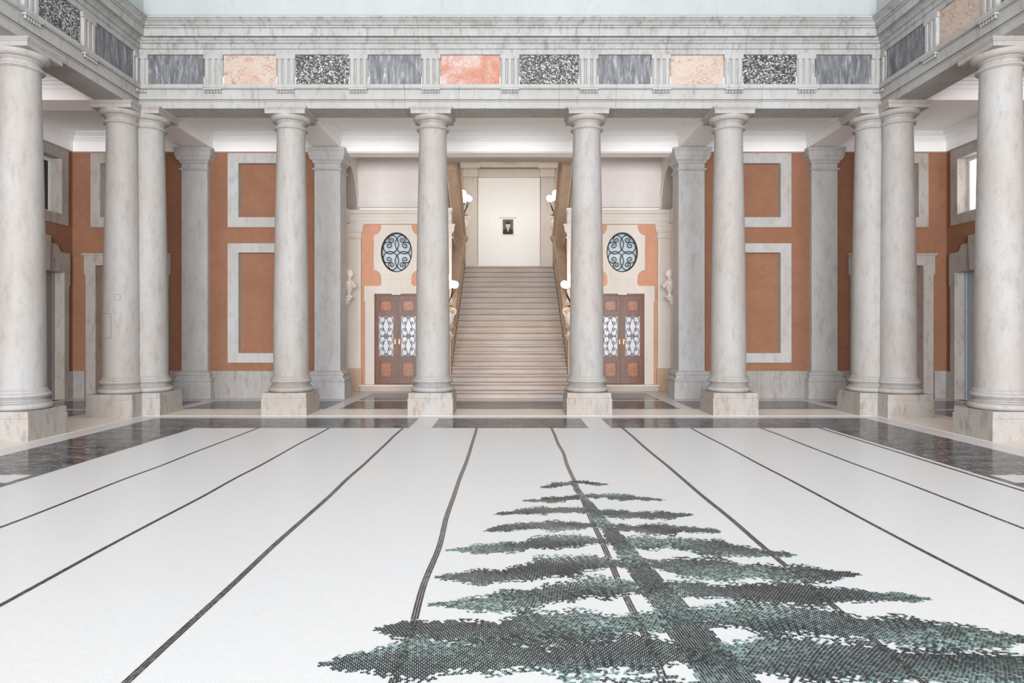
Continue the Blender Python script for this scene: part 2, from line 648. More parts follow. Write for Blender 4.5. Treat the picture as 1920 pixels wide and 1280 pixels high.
def stroke(T, spine, wid, soft=0.25, pal=None, ragged=0.12, TW=TW, rows=None, drop=0.0):
    """rows of tesserae following a spine; wid(t) = half width"""
    pts = catmull(spine, 14)
    seg = [0.0]
    for a, b in zip(pts[:-1], pts[1:]):
        seg.append(seg[-1] + math.hypot(b[0] - a[0], b[1] - a[1]))
    tot = seg[-1]
    n = int(tot / TL)
    tone = random.uniform(0, 100)
    j = 0
    for i in range(n + 1):
        s = i * TL
        while j < len(seg) - 2 and seg[j + 1] < s:
            j += 1
        u = (s - seg[j]) / max(1e-6, seg[j + 1] - seg[j])
        a, b = pts[j], pts[j + 1]
        x, y = a[0] + (b[0] - a[0]) * u, a[1] + (b[1] - a[1]) * u
        ang = math.atan2(b[1] - a[1], b[0] - a[0])
        nx, ny = -math.sin(ang), math.cos(ang)
        t = s / tot
        w = wid(t)
        m = int(w / TW) if rows is None else rows
        for r in range(-m, m + 1):
            e = abs(r) / (m + 0.5)
            if random.random() < drop or (e > 1 - ragged and random.random() < 0.35):
                continue
            off = r * TW
            sh = (TL / 2 if r % 2 else 0)
            px, py = x + nx * off + math.cos(ang) * sh, y + ny * off + math.sin(ang) * sh
            if py < 1.3 or not free(px, py):
                continue
            k = 0.5 + 0.5 * math.sin(px * 3.1 + tone) * math.sin(py * 7.3 + tone * 1.7)
            g = 0.52 * k + 0.22 * max(0.0, (e - (1 - soft)) / soft) + random.uniform(-0.25, 0.28)
            P = pal or DK
            ci = max(0, min(len(P) - 1, int(g * len(P))))
            T.tile(px, py, ang + random.uniform(-0.06, 0.06), TL * 0.83, TW * 0.80, P[ci])


fir = Tess()
random.seed(5)
ax = lambda y: 0.63 + (7.0 - y) * 0.085       # axis of the motif
stroke(fir, [(ax(7.02), 7.02), (ax(5.6), 5.6), (ax(4.2), 4.2), (ax(2.9), 2.9), (ax(2.0), 2.0)], lambda t: 0.02 + 0.15 * t, 0.3)
tiers = 10
for i in range(tiers):
    q = i / (tiers - 1)
    y = 6.85 - 4.1 * q ** 0.92
    ln = 0.40 + 1.5 * q ** 0.75
    hw = 0.085 + 0.11 * q
    for s in (-1, 1):
        l = ln * random.uniform(0.84, 1.1)
        y0 = y + random.uniform(-0.05, 0.05)
        dr = random.uniform(0.02, 0.22) * (0.5 + q)
        w0 = hw * random.uniform(0.8, 1.2)
        x0 = ax(y0)
        sp = [(x0, y0 + 0.06), (x0 + s * l * 0.3, y0 + 0.04 + random.uniform(-.10, .10)), (x0 + s * l * 0.65, y0 - dr * 0.5 + random.uniform(-.09, .09)), (x0 + s * l, y0 - dr)]
        stroke(fir, sp, lambda t, w0=w0, p1=random.uniform(0, 6), p2=random.uniform(0, 6): w0 * (0.45 + 0.85 * math.sin(PI * min(1, t * 0.9 + 0.05)) ** 0.8 - 0.45 * t * t) * (1 + 0.22 * math.sin(13 * t + p1) + 0.14 * math.sin(31 * t + p2)) if t < 0.97 else w0 * 0.12, 0.4, None, 0.3)
fir.build('fir_motif', 'fir motif of dark green and grey tesserae')
random.seed(9)
LN = [L((52, 48, 46)), L((70, 66, 64)), L((44, 42, 44)), L((92, 86, 82)), L((120, 114, 110))]
for x in (-4.15, -2.98, -1.76, -0.55, 0.68, 1.85, 2.98, 4.13):
    T = Tess()
    sp = []
    y = MY - 0.02
    xx = x
    while y > 1.3:
        sp.append((xx, y))
        y -= 0.75
        xx = x + random.uniform(-0.012, 0.012)
    sp.append((x, 1.3))
    lw = 0.0150 if abs(x) < 2.5 else 0.0125
    ph = random.uniform(0, 6)
    stroke(T, sp, lambda t: 0.02, 0.3, LN, 0.0, lw, 1)
    T.build('dark_line')
T = Tess()
stroke(T, [(MX - 0.1, 1.3), (MX - 0.1, 4.0), (MX - 0.1, 7.0), (MX - 0.1, MY - 0.02)], lambda t: 0.016, 0.3, LN, 0.0)
T.build('dark_line')

# ---------------------------------------------------------------- entablature
def mitred(b, prof, side, a0, a1, m0, m1):
    """sweep a closed (p, z) profile along one side; m0 / m1 mark mitred ends"""
    def P(p, z, a, m, end):
        if side == 'back':
            x = a if not m else (-(FACE_X - p) if end == 0 else FACE_X - p)
            return (x, FACE_Y - p, z)
        s = -1 if side == 'left' else 1
        y = a if not m else FACE_Y - p
        return (s * (FACE_X - p), y, z)
    A = [P(p, z, a0, m0, 0) for p, z in prof]
    B = [P(p, z, a1, m1, 1) for p, z in prof]
    return b.loft(A, B)


ARCH = [(-0.56, 5.92), (0, 5.92), (0, 6.045), (0.016, 6.05), (0.016, 6.066), (-0.006, 6.068), (-0.006, 6.078), (0.036, 6.082), (0.036, 6.258), (0.03, 6.26), (0.03, 6.272), (0.075, 6.276), (0.09, 6.30), (0.09, 6.355), (-0.56, 6.355)]
FRZ = [(-0.56, 6.355), (-0.02, 6.355), (-0.02, 6.95), (-0.56, 6.95)]
CORN = [(-0.56, 6.95), (0.03, 6.95), (0.03, 7.04), (0.022, 7.042), (0.022, 7.05), (0.05, 7.055), (0.05, 7.135), (0.04, 7.137), (0.04, 7.15), (0.075, 7.155), (0.09, 7.185), (0.12, 7.20), (0.125, 7.25), (0.19, 7.255), (0.195, 7.224),
        (0.22, 7.224), (0.22, 7.36), (0.212, 7.362), (0.212, 7.372), (0.245, 7.376), (0.25, 7.395), (0.242, 7.397), (0.242, 7.405), (0.275, 7.41), (0.285, 7.43), (0.315, 7.457), (0.355, 7.476), (0.362, 7.49), (0.355, 7.492), (0.355, 7.498), (0.38, 7.50), (0.38, 7.53), (-0.56, 7.53)]
ES = 'entablature_stone'

# triglyph with guttae, centred on x = 0, face at local y = 0 pointing to -y
tw, tp = 0.355, 0.05
tb = MB()
for k in range(3):
    c = (k - 1) * 0.118
    A = [(c - 0.052, 0.0, 6.36), (c - 0.052, -0.012, 6.36), (c - 0.03, -tp, 6.36), (c + 0.03, -tp, 6.36), (c + 0.052, -0.012, 6.36), (c + 0.052, 0.0, 6.36)]
    B = [(p[0], p[1], 6.86) for p in A]
    tb.loft(A, B)
tb.box(-tw / 2, tw / 2, -0.012, 0.02, 6.356, 6.95)
tb.box(-tw / 2 - 0.006, tw / 2 + 0.006, -tp - 0.004, 0.02, 6.86, 6.95)
tb.box(-tw / 2, tw / 2, -0.10, -0.03, 6.25, 6.276)
TRI = tb.mesh('triglyph', ES)
# corner half triglyph
tb = MB()
tb.box(-0.10, 0.10, -0.02, 0.02, 6.356, 6.95)
A = [(-0.03, 0.0, 6.36), (-0.02, -0.045, 6.36), (0.035, -0.045, 6.36), (0.05, 0.0, 6.36)]
tb.loft(A, [(p[0], p[1], 6.86) for p in A])
tb.box(-0.10, 0.10, -0.05, 0.02, 6.86, 6.95)
TRIH = tb.mesh('triglyph', ES)
GUT = MB().lathe([(0.013, 0.0), (0.026, -0.055)], n=10).mesh('gutta', ES, 40)


def entablature(name, side, label, ends, joints_a, joints_c, tris, pans):
    root = struct(name, label, 'entablature')
    for nm, prof, js in (('architrave_block', ARCH, joints_a), ('cornice_block', CORN, joints_c)):
        cs = [ends[0]] + js + [ends[1]]
        for i in range(len(cs) - 1):
            m0 = (side == 'back' and i == 0) or False
            m1 = (i == len(cs) - 2)
            g = 0.002
            b = MB()
            mitred(b, prof, side, cs[i] + (0 if m0 else g), cs[i + 1] - (0 if m1 else g), m0, m1)
            b.build(nm, ES if nm[0] == 'a' else 'weathered_cornice', root)
    b = MB()
    mitred(b, FRZ, side, ends[0], ends[1], side == 'back', True)
    b.build('frieze', ES, root)
    if side == 'back':
        place = lambda a: ((a, FACE_Y - 0.0, 0), (0, 0, 0))
    elif side == 'left':
        place = lambda a: ((-FACE_X, a, 0), (0, 0, PI / 2))
    else:
        place = lambda a: ((FACE_X, a, 0), (0, 0, -PI / 2))
    for a in tris:
        loc, rot = place(a)
        t = inst(TRI, 'triglyph', root, loc, rot)
        for k in range(6):
            inst(GUT, 'gutta', t, ((k - 2.5) * 0.058, -0.062, 6.252))
    for a, off in ((ends[0], 1), (ends[1], -1)) if side == 'back' else ((FACE_Y, -1),):
        loc, rot = place(a + off * 0.10 if side == 'back' else a - 0.10)
        if side == 'back':
            loc = ((-FACE_X + 0.10) if off == 1 else (FACE_X - 0.10), FACE_Y, 0)
        t = inst(TRIH, 'triglyph', root, loc, rot)
        for k in range(3):
            inst(GUT, 'gutta', t, ((k - 1) * 0.058, -0.062, 6.252))
    for a0, a1, m in pans:
        b = MB()
        if side == 'back':
            b.box(a0, a1, FACE_Y - 0.006, FACE_Y + 0.03, 6.362, 6.944)
        else:
            s = -1 if side == 'left' else 1
            x0, x1 = s * (FACE_X - 0.006), s * (FACE_X + 0.03)
            b.box(min(x0, x1), max(x0, x1), a0, a1, 6.362, 6.944)
        b.build('marble_panel', m, root)
    return root


G, OB, RB, BB = 'grey_veined_marble', 'orange_breccia', 'red_breccia', 'black_speckled_breccia'
tr = [-5.72, -4.32, -2.92, -1.52, 0, 1.52, 2.92, 4.32, 5.72]
e = [-7.0] + tr + [7.0]
mats = [G, OB, BB, G, RB, BB, G, OB, BB, G]
pans = []
for i, m in enumerate(mats):
    l = e[i] + (0.19 if i else 0.02)
    r = e[i + 1] - (0.19 if i < 9 else 0.02)
    pans.append((l, r, m))
entablature('trim_1', 'back', 'carved stone entablature with coloured marble panels across the back colonnade', (-FACE_X, FACE_X),
            [-6.63, -4.85, -2.03, -0.98, 0.95, 2.05, 4.87, 6.76], [-4.55, -1.75, 1.7, 4.55], tr, pans)
trs = [11.22, 9.85, 8.45, 7.05]
es = [12.62] + trs
for nm, sd, mm in (('trim_2', 'left', [G, BB, OB, G]), ('trim_3', 'right', [G, OB, BB, G])):
    pans = []
    for i in range(4):
        pans.append((es[i + 1] + 0.19, es[i] - (0.19 if i else 0.02), mm[i]))
    entablature(nm, sd, 'carved stone entablature with marble panels along the %s side of the courtyard' % sd, (6.0, FACE_Y),
                [7.6, 10.0, 12.2], [8.3, 10.9], trs, pans)

# upper courtyard walls above the cornice
UB = MB()
UB.box(-8.0, 8.0, FACE_Y - 0.22, FACE_Y + 0.4, 7.53, 11.5)
uw = UB.build('wall_upper_back', 'upper_wall_plaster')
tag(uw, 'pale upper wall above the back cornice', 'wall', kind='structure')
# thin raised courses of the pale wall
for i in range(6):
    z = 7.62 + i * 0.30
    MB().box(-FACE_X + 0.22, FACE_X - 0.22, FACE_Y - 0.229, FACE_Y - 0.22, z, z + 0.288).build('wall_course', 'upper_wall_plaster', uw)
for s, nm in ((-1, 'left'), (1, 'right')):
    x0, x1 = s * (FACE_X - 0.22), s * (FACE_X + 0.4)
    o = MB().box(min(x0, x1), max(x0, x1), 3.0, FACE_Y - 0.22, 7.53, 11.5).build('wall_upper_' + nm, 'upper_wall_plaster')
    tag(o, 'pale upper wall above the %s cornice' % nm, 'wall', kind='structure')

# ---------------------------------------------------------------- columns
def smooth_prof(pts):
    return pts


def col_parts(root):
    CS = 'column_stone'
    h = 0.433
    b = MB().box(-h, h, -h, h, 0, 0.326)
    b.add([(-h, -h, .326), (h, -h, .326), (h, h, .326), (-h, h, .326), (-h + .014, -h + .014, .334), (h - .014, -h + .014, .334), (h - .014, h - .014, .334), (-h + .014, h - .014, .334)],
          [(0, 1, 5, 4), (1, 2, 6, 5), (2, 3, 7, 6), (3, 0, 4, 7)])
    b.box(-h + .014, h - .014, -h + .014, h - .014, 0.33, 0.432)
    b.build('plinth', 'plinth_stone', root)
    base = []
    def torus(r, z0, z1, n=7):
        m = (z0 + z1) / 2
        hh = (z1 - z0) / 2
        for i in range(n + 1):
            a = -PI / 2 + PI * i / n
            base.append((r - hh + hh * math.cos(a), m + hh * math.sin(a)))
    base.append((0.36, 0.432))
    torus(0.426, 0.434, 0.535)
    base.append((0.385, 0.540)); base.append((0.385, 0.552))
    for i in range(6):
        a = PI * i / 5
        base.append((0.378 - 0.032 * math.sin(a) - 0.008 * i / 5, 0.554 + 0.05 * i / 5))
    base.append((0.372, 0.606)); base.append((0.372, 0.614))
    torus(0.398, 0.616, 0.684)
    base += [(0.364, 0.688), (0.364, 0.715), (0.352, 0.722), (0.335, 0.75)]
    MB().lathe(base, n=56).build('base', CS, root, 35)
    sh = [(0.335, 0.75)]
    for i in range(1, 17):
        t = i / 16
        r = 0.336 - 0.070 * (t ** 1.7)
        sh.append((r, 0.75 + (5.50 - 0.75) * t))
    sh += [(0.272, 5.53), (0.28, 5.545)]
    MB().lathe(sh, n=56).build('shaft', CS, root, 35)
    cp = [(0.28, 5.545), (0.296, 5.548), (0.296, 5.556)]
    for i in range(7):
        a = -PI / 2 + PI * i / 6
        cp.append((0.300 + 0.022 * math.cos(a), 5.578 + 0.022 * math.sin(a)))
    cp += [(0.28, 5.602), (0.27, 5.61), (0.27, 5.668), (0.284, 5.67), (0.284, 5.685), (0.297, 5.688), (0.297, 5.702)]
    for i in range(8):
        a = i / 7 * PI / 2
        cp.append((0.30 + 0.085 * math.sin(a), 5.704 + 0.085 * (1 - math.cos(a))))
    cp.append((0.385, 5.796))
    MB().lathe(cp, n=56).build('capital', CS, root, 35)
    w = 0.385
    b = MB()
    pr = [(w - 0.005, 5.792), (w, 5.795), (w, 5.862), (w + .012, 5.866), (w + .012, 5.876), (w + .02, 5.885), (w + .032, 5.898), (w + .036, 5.902), (w + .036, 5.919)]
    vs, fs = [], []
    for r, z in pr:
        vs += [(-r, -r, z), (r, -r, z), (r, r, z), (-r, r, z)]
    for j in range(len(pr) - 1):
        for i in range(4):
            k = (i + 1) % 4
            fs.append((j * 4 + i, j * 4 + k, j * 4 + 4 + k, j * 4 + 4 + i))
    fs += [(3, 2, 1, 0), tuple(len(vs) - 4 + i for i in range(4))]
    b.add(vs, fs).build('abacus', CS, root)


def column(x, y, label, group, src=[None]):
    if src[0] is None:
        o = empty('stone_column')
        col_parts(o)
        src[0] = o
    else:
        o = copy_tree(src[0])
    o.location = (x, y, 0)
    o.rotation_euler = (0, 0, 0)
    return tag(o, label, 'column', group)


GR = 'stone columns of the courtyard colonnade'
column(-1.52, ROW, 'pale stone column standing left of the foot of the staircase', GR)
column(1.52, ROW, 'pale stone column standing right of the foot of the staircase', GR)
column(-4.32, ROW, 'single pale column between the left wooden door and the left corner pair', GR)
column(4.32, ROW, 'single pale column between the right wooden door and the right corner pair', GR)
column(-7.12, ROW, 'inner column of the joined pair in the left corner', GR)
pc_ = column(-SIDE, ROW - 0.34, 'outer column of the joined pair in the left corner', GR)
column(7.12, ROW, 'inner column of the joined pair in the right corner', GR)
column(SIDE, ROW - 0.34, 'outer column of the joined pair in the right corner', GR)
column(-SIDE, 10.07, 'large foreground stone column cut by the left picture edge', GR)
column(SIDE, 10.07, 'large foreground stone column cut by the right picture edge', GR)

def patch(col, x0, x1, z0, z1):
    """rectangular stone repair let into a shaft, with a thin dark joint round it"""
    for name, mat, g, pr in (('repair_joint', 'joint_grey', .007, .0014), ('repair_patch', 'column_stone', 0, .0024)):
        vs, fs = [], []
        n = 8
        for z in (z0 - g, z1 + g):
            t = (z - .75) / 4.75
            rr = 0.336 - 0.070 * (t ** 1.7) + pr
            for i in range(n + 1):
                x = x0 - g + (x1 - x0 + 2 * g) * i / n
                for d in (0, -.03):
                    q = rr + d
                    vs.append((x, -math.sqrt(max(0.0, q * q - x * x)), z))
        m = 2 * (n + 1)
        for i in range(n):
            a = 2 * i
            fs += [(a, a + 2, m + a + 2, m + a), (a + 1, m + a + 1, m + a + 3, a + 3), (a, a + 1, a + 3, a + 2), (m + a, m + a + 2, m + a + 3, m + a + 1)]
        fs += [(0, m, m + 1, 1), (2 * n, 2 * n + 1, m + 2 * n + 1, m + 2 * n)]
        MB().add(vs, fs).build(name, mat, col, 40)


patch(pc_, -.25, -.02, 1.49, 1.94)
patch(pc_, .05, .13, 2.2, 2.3)

# ---------------------------------------------------------------- orange walls, frames, niches
FB = lambda u, n, v: (u, WALL_Y + n, v)            # back wall: n into the wall
FL = lambda u, n, v: (-WALL_X - n, u, v)
FR = lambda u, n, v: (WALL_X + n, u, v)


def frame_plate(name, fn, outer, hole, proud, mat, parent, back=0.0):
    return MB().plate(outer, [hole] if hole else [], -proud, back, fn).build(name, mat, parent)


UP_O = (0.835, 4.12, 5.90)      # half width, z0, z1 of the upper frames
for s, nm in ((-1, 'left'), (1, 'right')):
    x0, x1 = (-WALL_X, -PIER) if s < 0 else (PIER, WALL_X)
    c1, c2 = s * 5.95, s * 9.2
    holes = [rect(c1 - .60, c1 + .60, 4.33, 5.69), rect(c1 - .60, c1 + .60, 1.06, 3.54),
             rect(c2 - .70, c2 + .70, 4.33, 5.69), rect(c2 - .75, c2 + .75, 0.0, 3.20)]
    holes[3] = rect(c2 - .80, c2 + .80, 0.001, 3.25)
    w = MB().plate(rect(x0, x1, 0, CEIL + 0.1), holes, 0, 0.14, FB).build('wall_back_' + nm, 'orange_plaster')
    tag(w, 'orange plaster back wall on the %s behind the columns' % nm, 'wall', kind='structure')
    # recessed fields
    MB().plate(rect(c1 - .65, c1 + .65, 4.28, 5.74), [], 0.13, 0.2, FB).build('recessed_panel', 'orange_plaster', w)
    MB().plate(rect(c1 - .65, c1 + .65, 1.0, 3.6), [], 0.13, 0.2, FB).build('recessed_panel', 'orange_plaster', w)
    MB().plate(rect(c2 - .85, c2 + .85, 0.0, 3.35), [], 0.19, 0.26, FB).build('recessed_panel', 'orange_plaster', w)
    # grey stone frames
    frame_plate('panel_frame', FB, rect(c1 - .835, c1 + .835, 4.12, 5.90), rect(c1 - .575, c1 + .575, 4.36, 5.66), 0.035, 'grey_stone', w, 0.139)
    frame_plate('panel_frame', FB, rect(c1 - .835, c1 + .835, 0.86, 3.73), rect(c1 - .575, c1 + .575, 1.09, 3.51), 0.035, 'grey_stone', w, 0.139)
    frame_plate('window_frame', FB, rect(c2 - .885, c2 + .885, 4.12, 5.90), rect(c2 - .65, c2 + .65, 4.36, 5.66), 0.035, 'frame_stone', w, 0.20)
    # lower doorcase with ears and a small cap
    H = [(c2 - 1.0, 0.0), (c2 - .76, 0.0), (c2 - .76, 3.2), (c2 + .76, 3.2), (c2 + .76, 0.0), (c2 + 1.0, 0.0), (c2 + 1.0, 2.98), (c2 + 1.04, 2.98), (c2 + 1.04, 3.44), (c2 - 1.04, 3.44), (c2 - 1.04, 2.98), (c2 - 1.0, 2.98)]
    MB().plate(H, [], -0.04, 0.2, FB).build('doorcase', 'frame_stone', w)
    MB().box(c2 - 1.07, c2 + 1.07, WALL_Y - 0.08, WALL_Y, 3.44, 3.485).build('doorcase_cap', 'frame_stone', w)
    # window of the upper frame
    wi = struct('window_%d' % (3 if s < 0 else 4), 'recessed blind window high on the %s back wall' % nm, 'window')
    MB().box(c2 - .66, c2 + .66, WALL_Y + .20, WALL_Y + .24, 4.34, 5.68).build('shutter', 'grey_stone', wi)
    for a in (-0.63, 0.60):
        MB().box(c2 + a, c2 + a + .03, WALL_Y + .15, WALL_Y + .2, 4.37, 5.65).build('sash', 'window_paint', wi)
    # dado
    d = empty('baseboard_' + nm)
    tag(d, 'grey stone dado along the foot of the %s back wall' % nm, 'dado', kind='structure')
    for a, b in ((PIER + .31, PIL - .31), (PIL + .31, 8.18), (10.22, WALL_X)):
        n = 2 if b - a > 1.5 else 1
        for k in range(n):
            p, q = a + (b - a) * k / n, a + (b - a) * (k + 1) / n
            MB().box(min(s * p, s * q) + .002, max(s * p, s * q) - .002, WALL_Y - 0.045, WALL_Y + .01, 0, 0.66).build('dado_slab', 'dado_stone', d)
    # side wall
    fn = FL if s < 0 else FR
    cy = 14.9
    w = MB().plate([(1.0, 0), (WALL_Y, 0), (WALL_Y, CEIL + .1), (1.0, CEIL + .1)],
                   [rect(cy - .66, cy + .66, 4.32, 5.70), rect(cy - .74, cy + .74, 0.001, 3.04)], 0, 0.14, fn).build('wall_' + nm, 'orange_plaster')
    tag(w, 'orange plaster side wall at the %s end of the colonnade' % nm, 'wall', kind='structure')
    MB().plate(rect(cy - .86, cy + .86, 4.12, 5.90), [rect(cy - .62, cy + .62, 4.36, 5.66)], -.035, .28, fn).build('window_frame', 'frame_stone', w)
    half = [(.70, 0.0), (.86, 0.0), (.86, 2.70), (.90, 2.70), (.90, 3.46), (.62, 3.47)]
    for i in range(7):
        t = i / 6
        half.append((.60 - .16 * t, 3.47 + .16 * (0.5 - 0.5 * math.cos(PI * t))))
    half += [(.18, 3.64)]
    pts = [(cy + u, v) for u, v in half] + [(cy - u, v) for u, v in reversed(half)]
    pts = pts + [(cy - .70, 3.0), (cy + .70, 3.0)]
    MB().plate(pts, [], -0.045, .22, fn).build('doorcase', 'frame_stone', w)
    MB().plate([(cy - .15, 3.0), (cy + .15, 3.0), (cy + .19, 3.80), (cy - .19, 3.80)], [], -0.085, -0.04, fn).build('keystone', 'frame_stone', w)
    MB().plate(rect(cy + .86, WALL_Y - .05, 0, .66), [], -.045, .01, fn).build('dado_slab', 'dado_stone', w)
    MB().plate(rect(10.5, cy - .86, 0, .66), [], -.045, .01, fn).build('dado_slab', 'dado_stone', w)
    # window and door of the side wall
    wi = struct('window_%d' % (5 if s < 0 else 6), ('white framed window with dark glass high on the left side wall' if s < 0 else 'bright frosted window high on the right side wall'), 'window')
    MB().plate(rect(cy - .617, cy + .617, 4.363, 5.657), [rect(cy - .53, cy + .53, 4.44, 5.58)], .20, .26, fn).build('sash', 'window_paint', wi)
    MB().plate(rect(cy - .54, cy + .54, 4.43, 5.59), [], .225, .245, fn).build('pane', 'dark_window_glass' if s < 0 else 'bright_window_glass', wi)
    if s < 0:
        MB().plate(rect(cy + .28, cy + .34, 4.44, 5.58), [], .20, .26, fn).build('mullion', 'window_paint', wi)
    dr = struct('door_%d' % (3 if s < 0 else 4), ('plain grey brown door in the left side wall' if s < 0 else 'plain pale blue grey door in the right side wall'), 'door')
    MB().plate(rect(cy - .78, cy + .78, 0.001, 3.08), [], .225, .26, fn).build('leaf', 'grey_brown_door' if s < 0 else 'grey_blue_door', dr)
    for u in (-.70, .66):
        MB().plate(rect(cy + u + (.003 if u < 0 else -.003), cy + u + .037, 0.001, 2.995), [], .19, .224, fn).build('stop', 'grey_brown_door' if s < 0 else 'grey_blue_door', dr)

# ---------------------------------------------------------------- pilasters and piers
PBASE = [(.135, 0), (.135, .40), (.115, .405), (.115, .42)]
PB2 = [(.12, .42), (.128, .435), (.134, .455), (.128, .475), (.12, .49), (.095, .495), (.08, .53), (.085, .565), (.10, .57), (.106, .59), (.10, .61), (.07, .615), (.07, .64), (.03, .66), (.0, .68)]
PCAP = [(.0, 5.46), (.02, 5.465), (.04, 5.475), (.046, 5.49), (.04, 5.505), (.02, 5.515), (.0, 5.52), (.0, 5.63), (.03, 5.632), (.03, 5.66), (.045, 5.662), (.045, 5.685), (.06, 5.69), (.085, 5.715), (.10, 5.75), (.103, 5.785), (.12, 5.787), (.12, 5.90), (.132, 5.91), (.142, 5.93), (.142, 5.99)]


def pilaster(x, label, pier=False):
    r = empty('wall_pilaster', (x, WALL_Y, 0))
    tag(r, label, 'pilaster', 'grey stone pilasters on the back wall')
    d, bk = 0.12, (0.45 if pier else 0.0)
    for nm, pr in (('plinth', PBASE), ('base', PB2), ('shaft', [(0, .68), (0, 3.1), (0, 5.46)]), ('capital', PCAP)):
        MB().rect_lathe(pr, 0.62, d, 0, 0, bk).build(nm, 'grey_stone', r)


pilaster(-PIL, 'grey wall pilaster behind the left corner column pair')
pilaster(PIL, 'grey wall pilaster behind the right corner column pair')
pilaster(-PIER, 'grey pier at the left edge of the door recess', True)
pilaster(PIER, 'grey pier at the right edge of the door recess', True)

# ---------------------------------------------------------------- ceiling, coves and beams
cl = MB()
cl.box(-WALL_X - .3, WALL_X + .3, ROW - 0.28, WALL_Y + .4, CEIL, CEIL + .15)
cl.box(-WALL_X - .3, -FACE_X - .05, 3.0, ROW - .28, CEIL, CEIL + .15)
cl.box(FACE_X + .05, WALL_X + .3, 3.0, ROW - .28, CEIL, CEIL + .15)
ce = cl.build('ceiling', 'white_plaster')
tag(ce, 'white plaster ceiling of the colonnade with beams and moulded coves', 'ceiling', kind='structure')
COVE = [(0, 5.93), (.045, 5.94), (.045, 6.17), (.06, 6.18), (.06, 6.20), (.09, 6.21), (.10, 6.24), (.13, 6.25), (.135, 6.28), (.16, 6.30), (.20, 6.32), (.225, 6.345), (.24, 6.35), (.24, 6.385), (0, 6.385)]
MB().loft([(-WALL_X + q, WALL_Y - q, z) for q, z in COVE], [(WALL_X - q, WALL_Y - q, z) for q, z in COVE]).build('cove', 'white_plaster', ce)
for s in (-1, 1):
    MB().loft([(s * (WALL_X - q), 4.0, z) for q, z in COVE], [(s * (WALL_X - q), WALL_Y - q, z) for q, z in COVE]).build('cove', 'white_plaster', ce)
# inner cove along the back of the architraves
for sgn in (1,):
    MB().loft([(-10.2, ROW + .28 + q * .5, z) for q, z in COVE if z > 6.1], [(10.2, ROW + .28 + q * .5, z) for q, z in COVE if z > 6.1]).build('cove', 'white_plaster', ce)


def beam(x0, x1, y0, y1):
    b = MB().box(x0, x1, y0, y1, 6.0, CEIL + .01)
    along_y = (y1 - y0) > (x1 - x0)
    for k, (e_, z) in enumerate(((.03, 6.2), (.07, 6.27), (.12, 6.33))):
        if along_y:
            b.box(x0 - e_, x1 + e_, y0, y1, z, CEIL + .01 - k * .001)
        else:
            b.box(x0, x1, y0 - e_, y1 + e_, z, CEIL + .01 - k * .001)
    b.build('beam', 'white_plaster', ce)


for x in (-PIL + .1, -PIER, PIER, PIL - .1):
    beam(x - .31, x + .31, ROW + .27, WALL_Y - .02)
for s in (-1, 1):
    a, b = s * (SIDE + .27), s * (WALL_X - .02)
    beam(min(a, b), max(a, b), 12.55, 13.15)
    beam(min(a, b), max(a, b), 9.75, 10.35)
# header over the recess
hd = MB().box(-PIER + .31, PIER - .31, WALL_Y, WALL_Y + .42, 5.92, 6.7).build('header', 'white_plaster', ce)
MB().box(-4.9, 4.9, WALL_Y + .42, DOOR_Y + .1, 6.62, 6.7).build('recess_ceiling', 'white_plaster', ce)

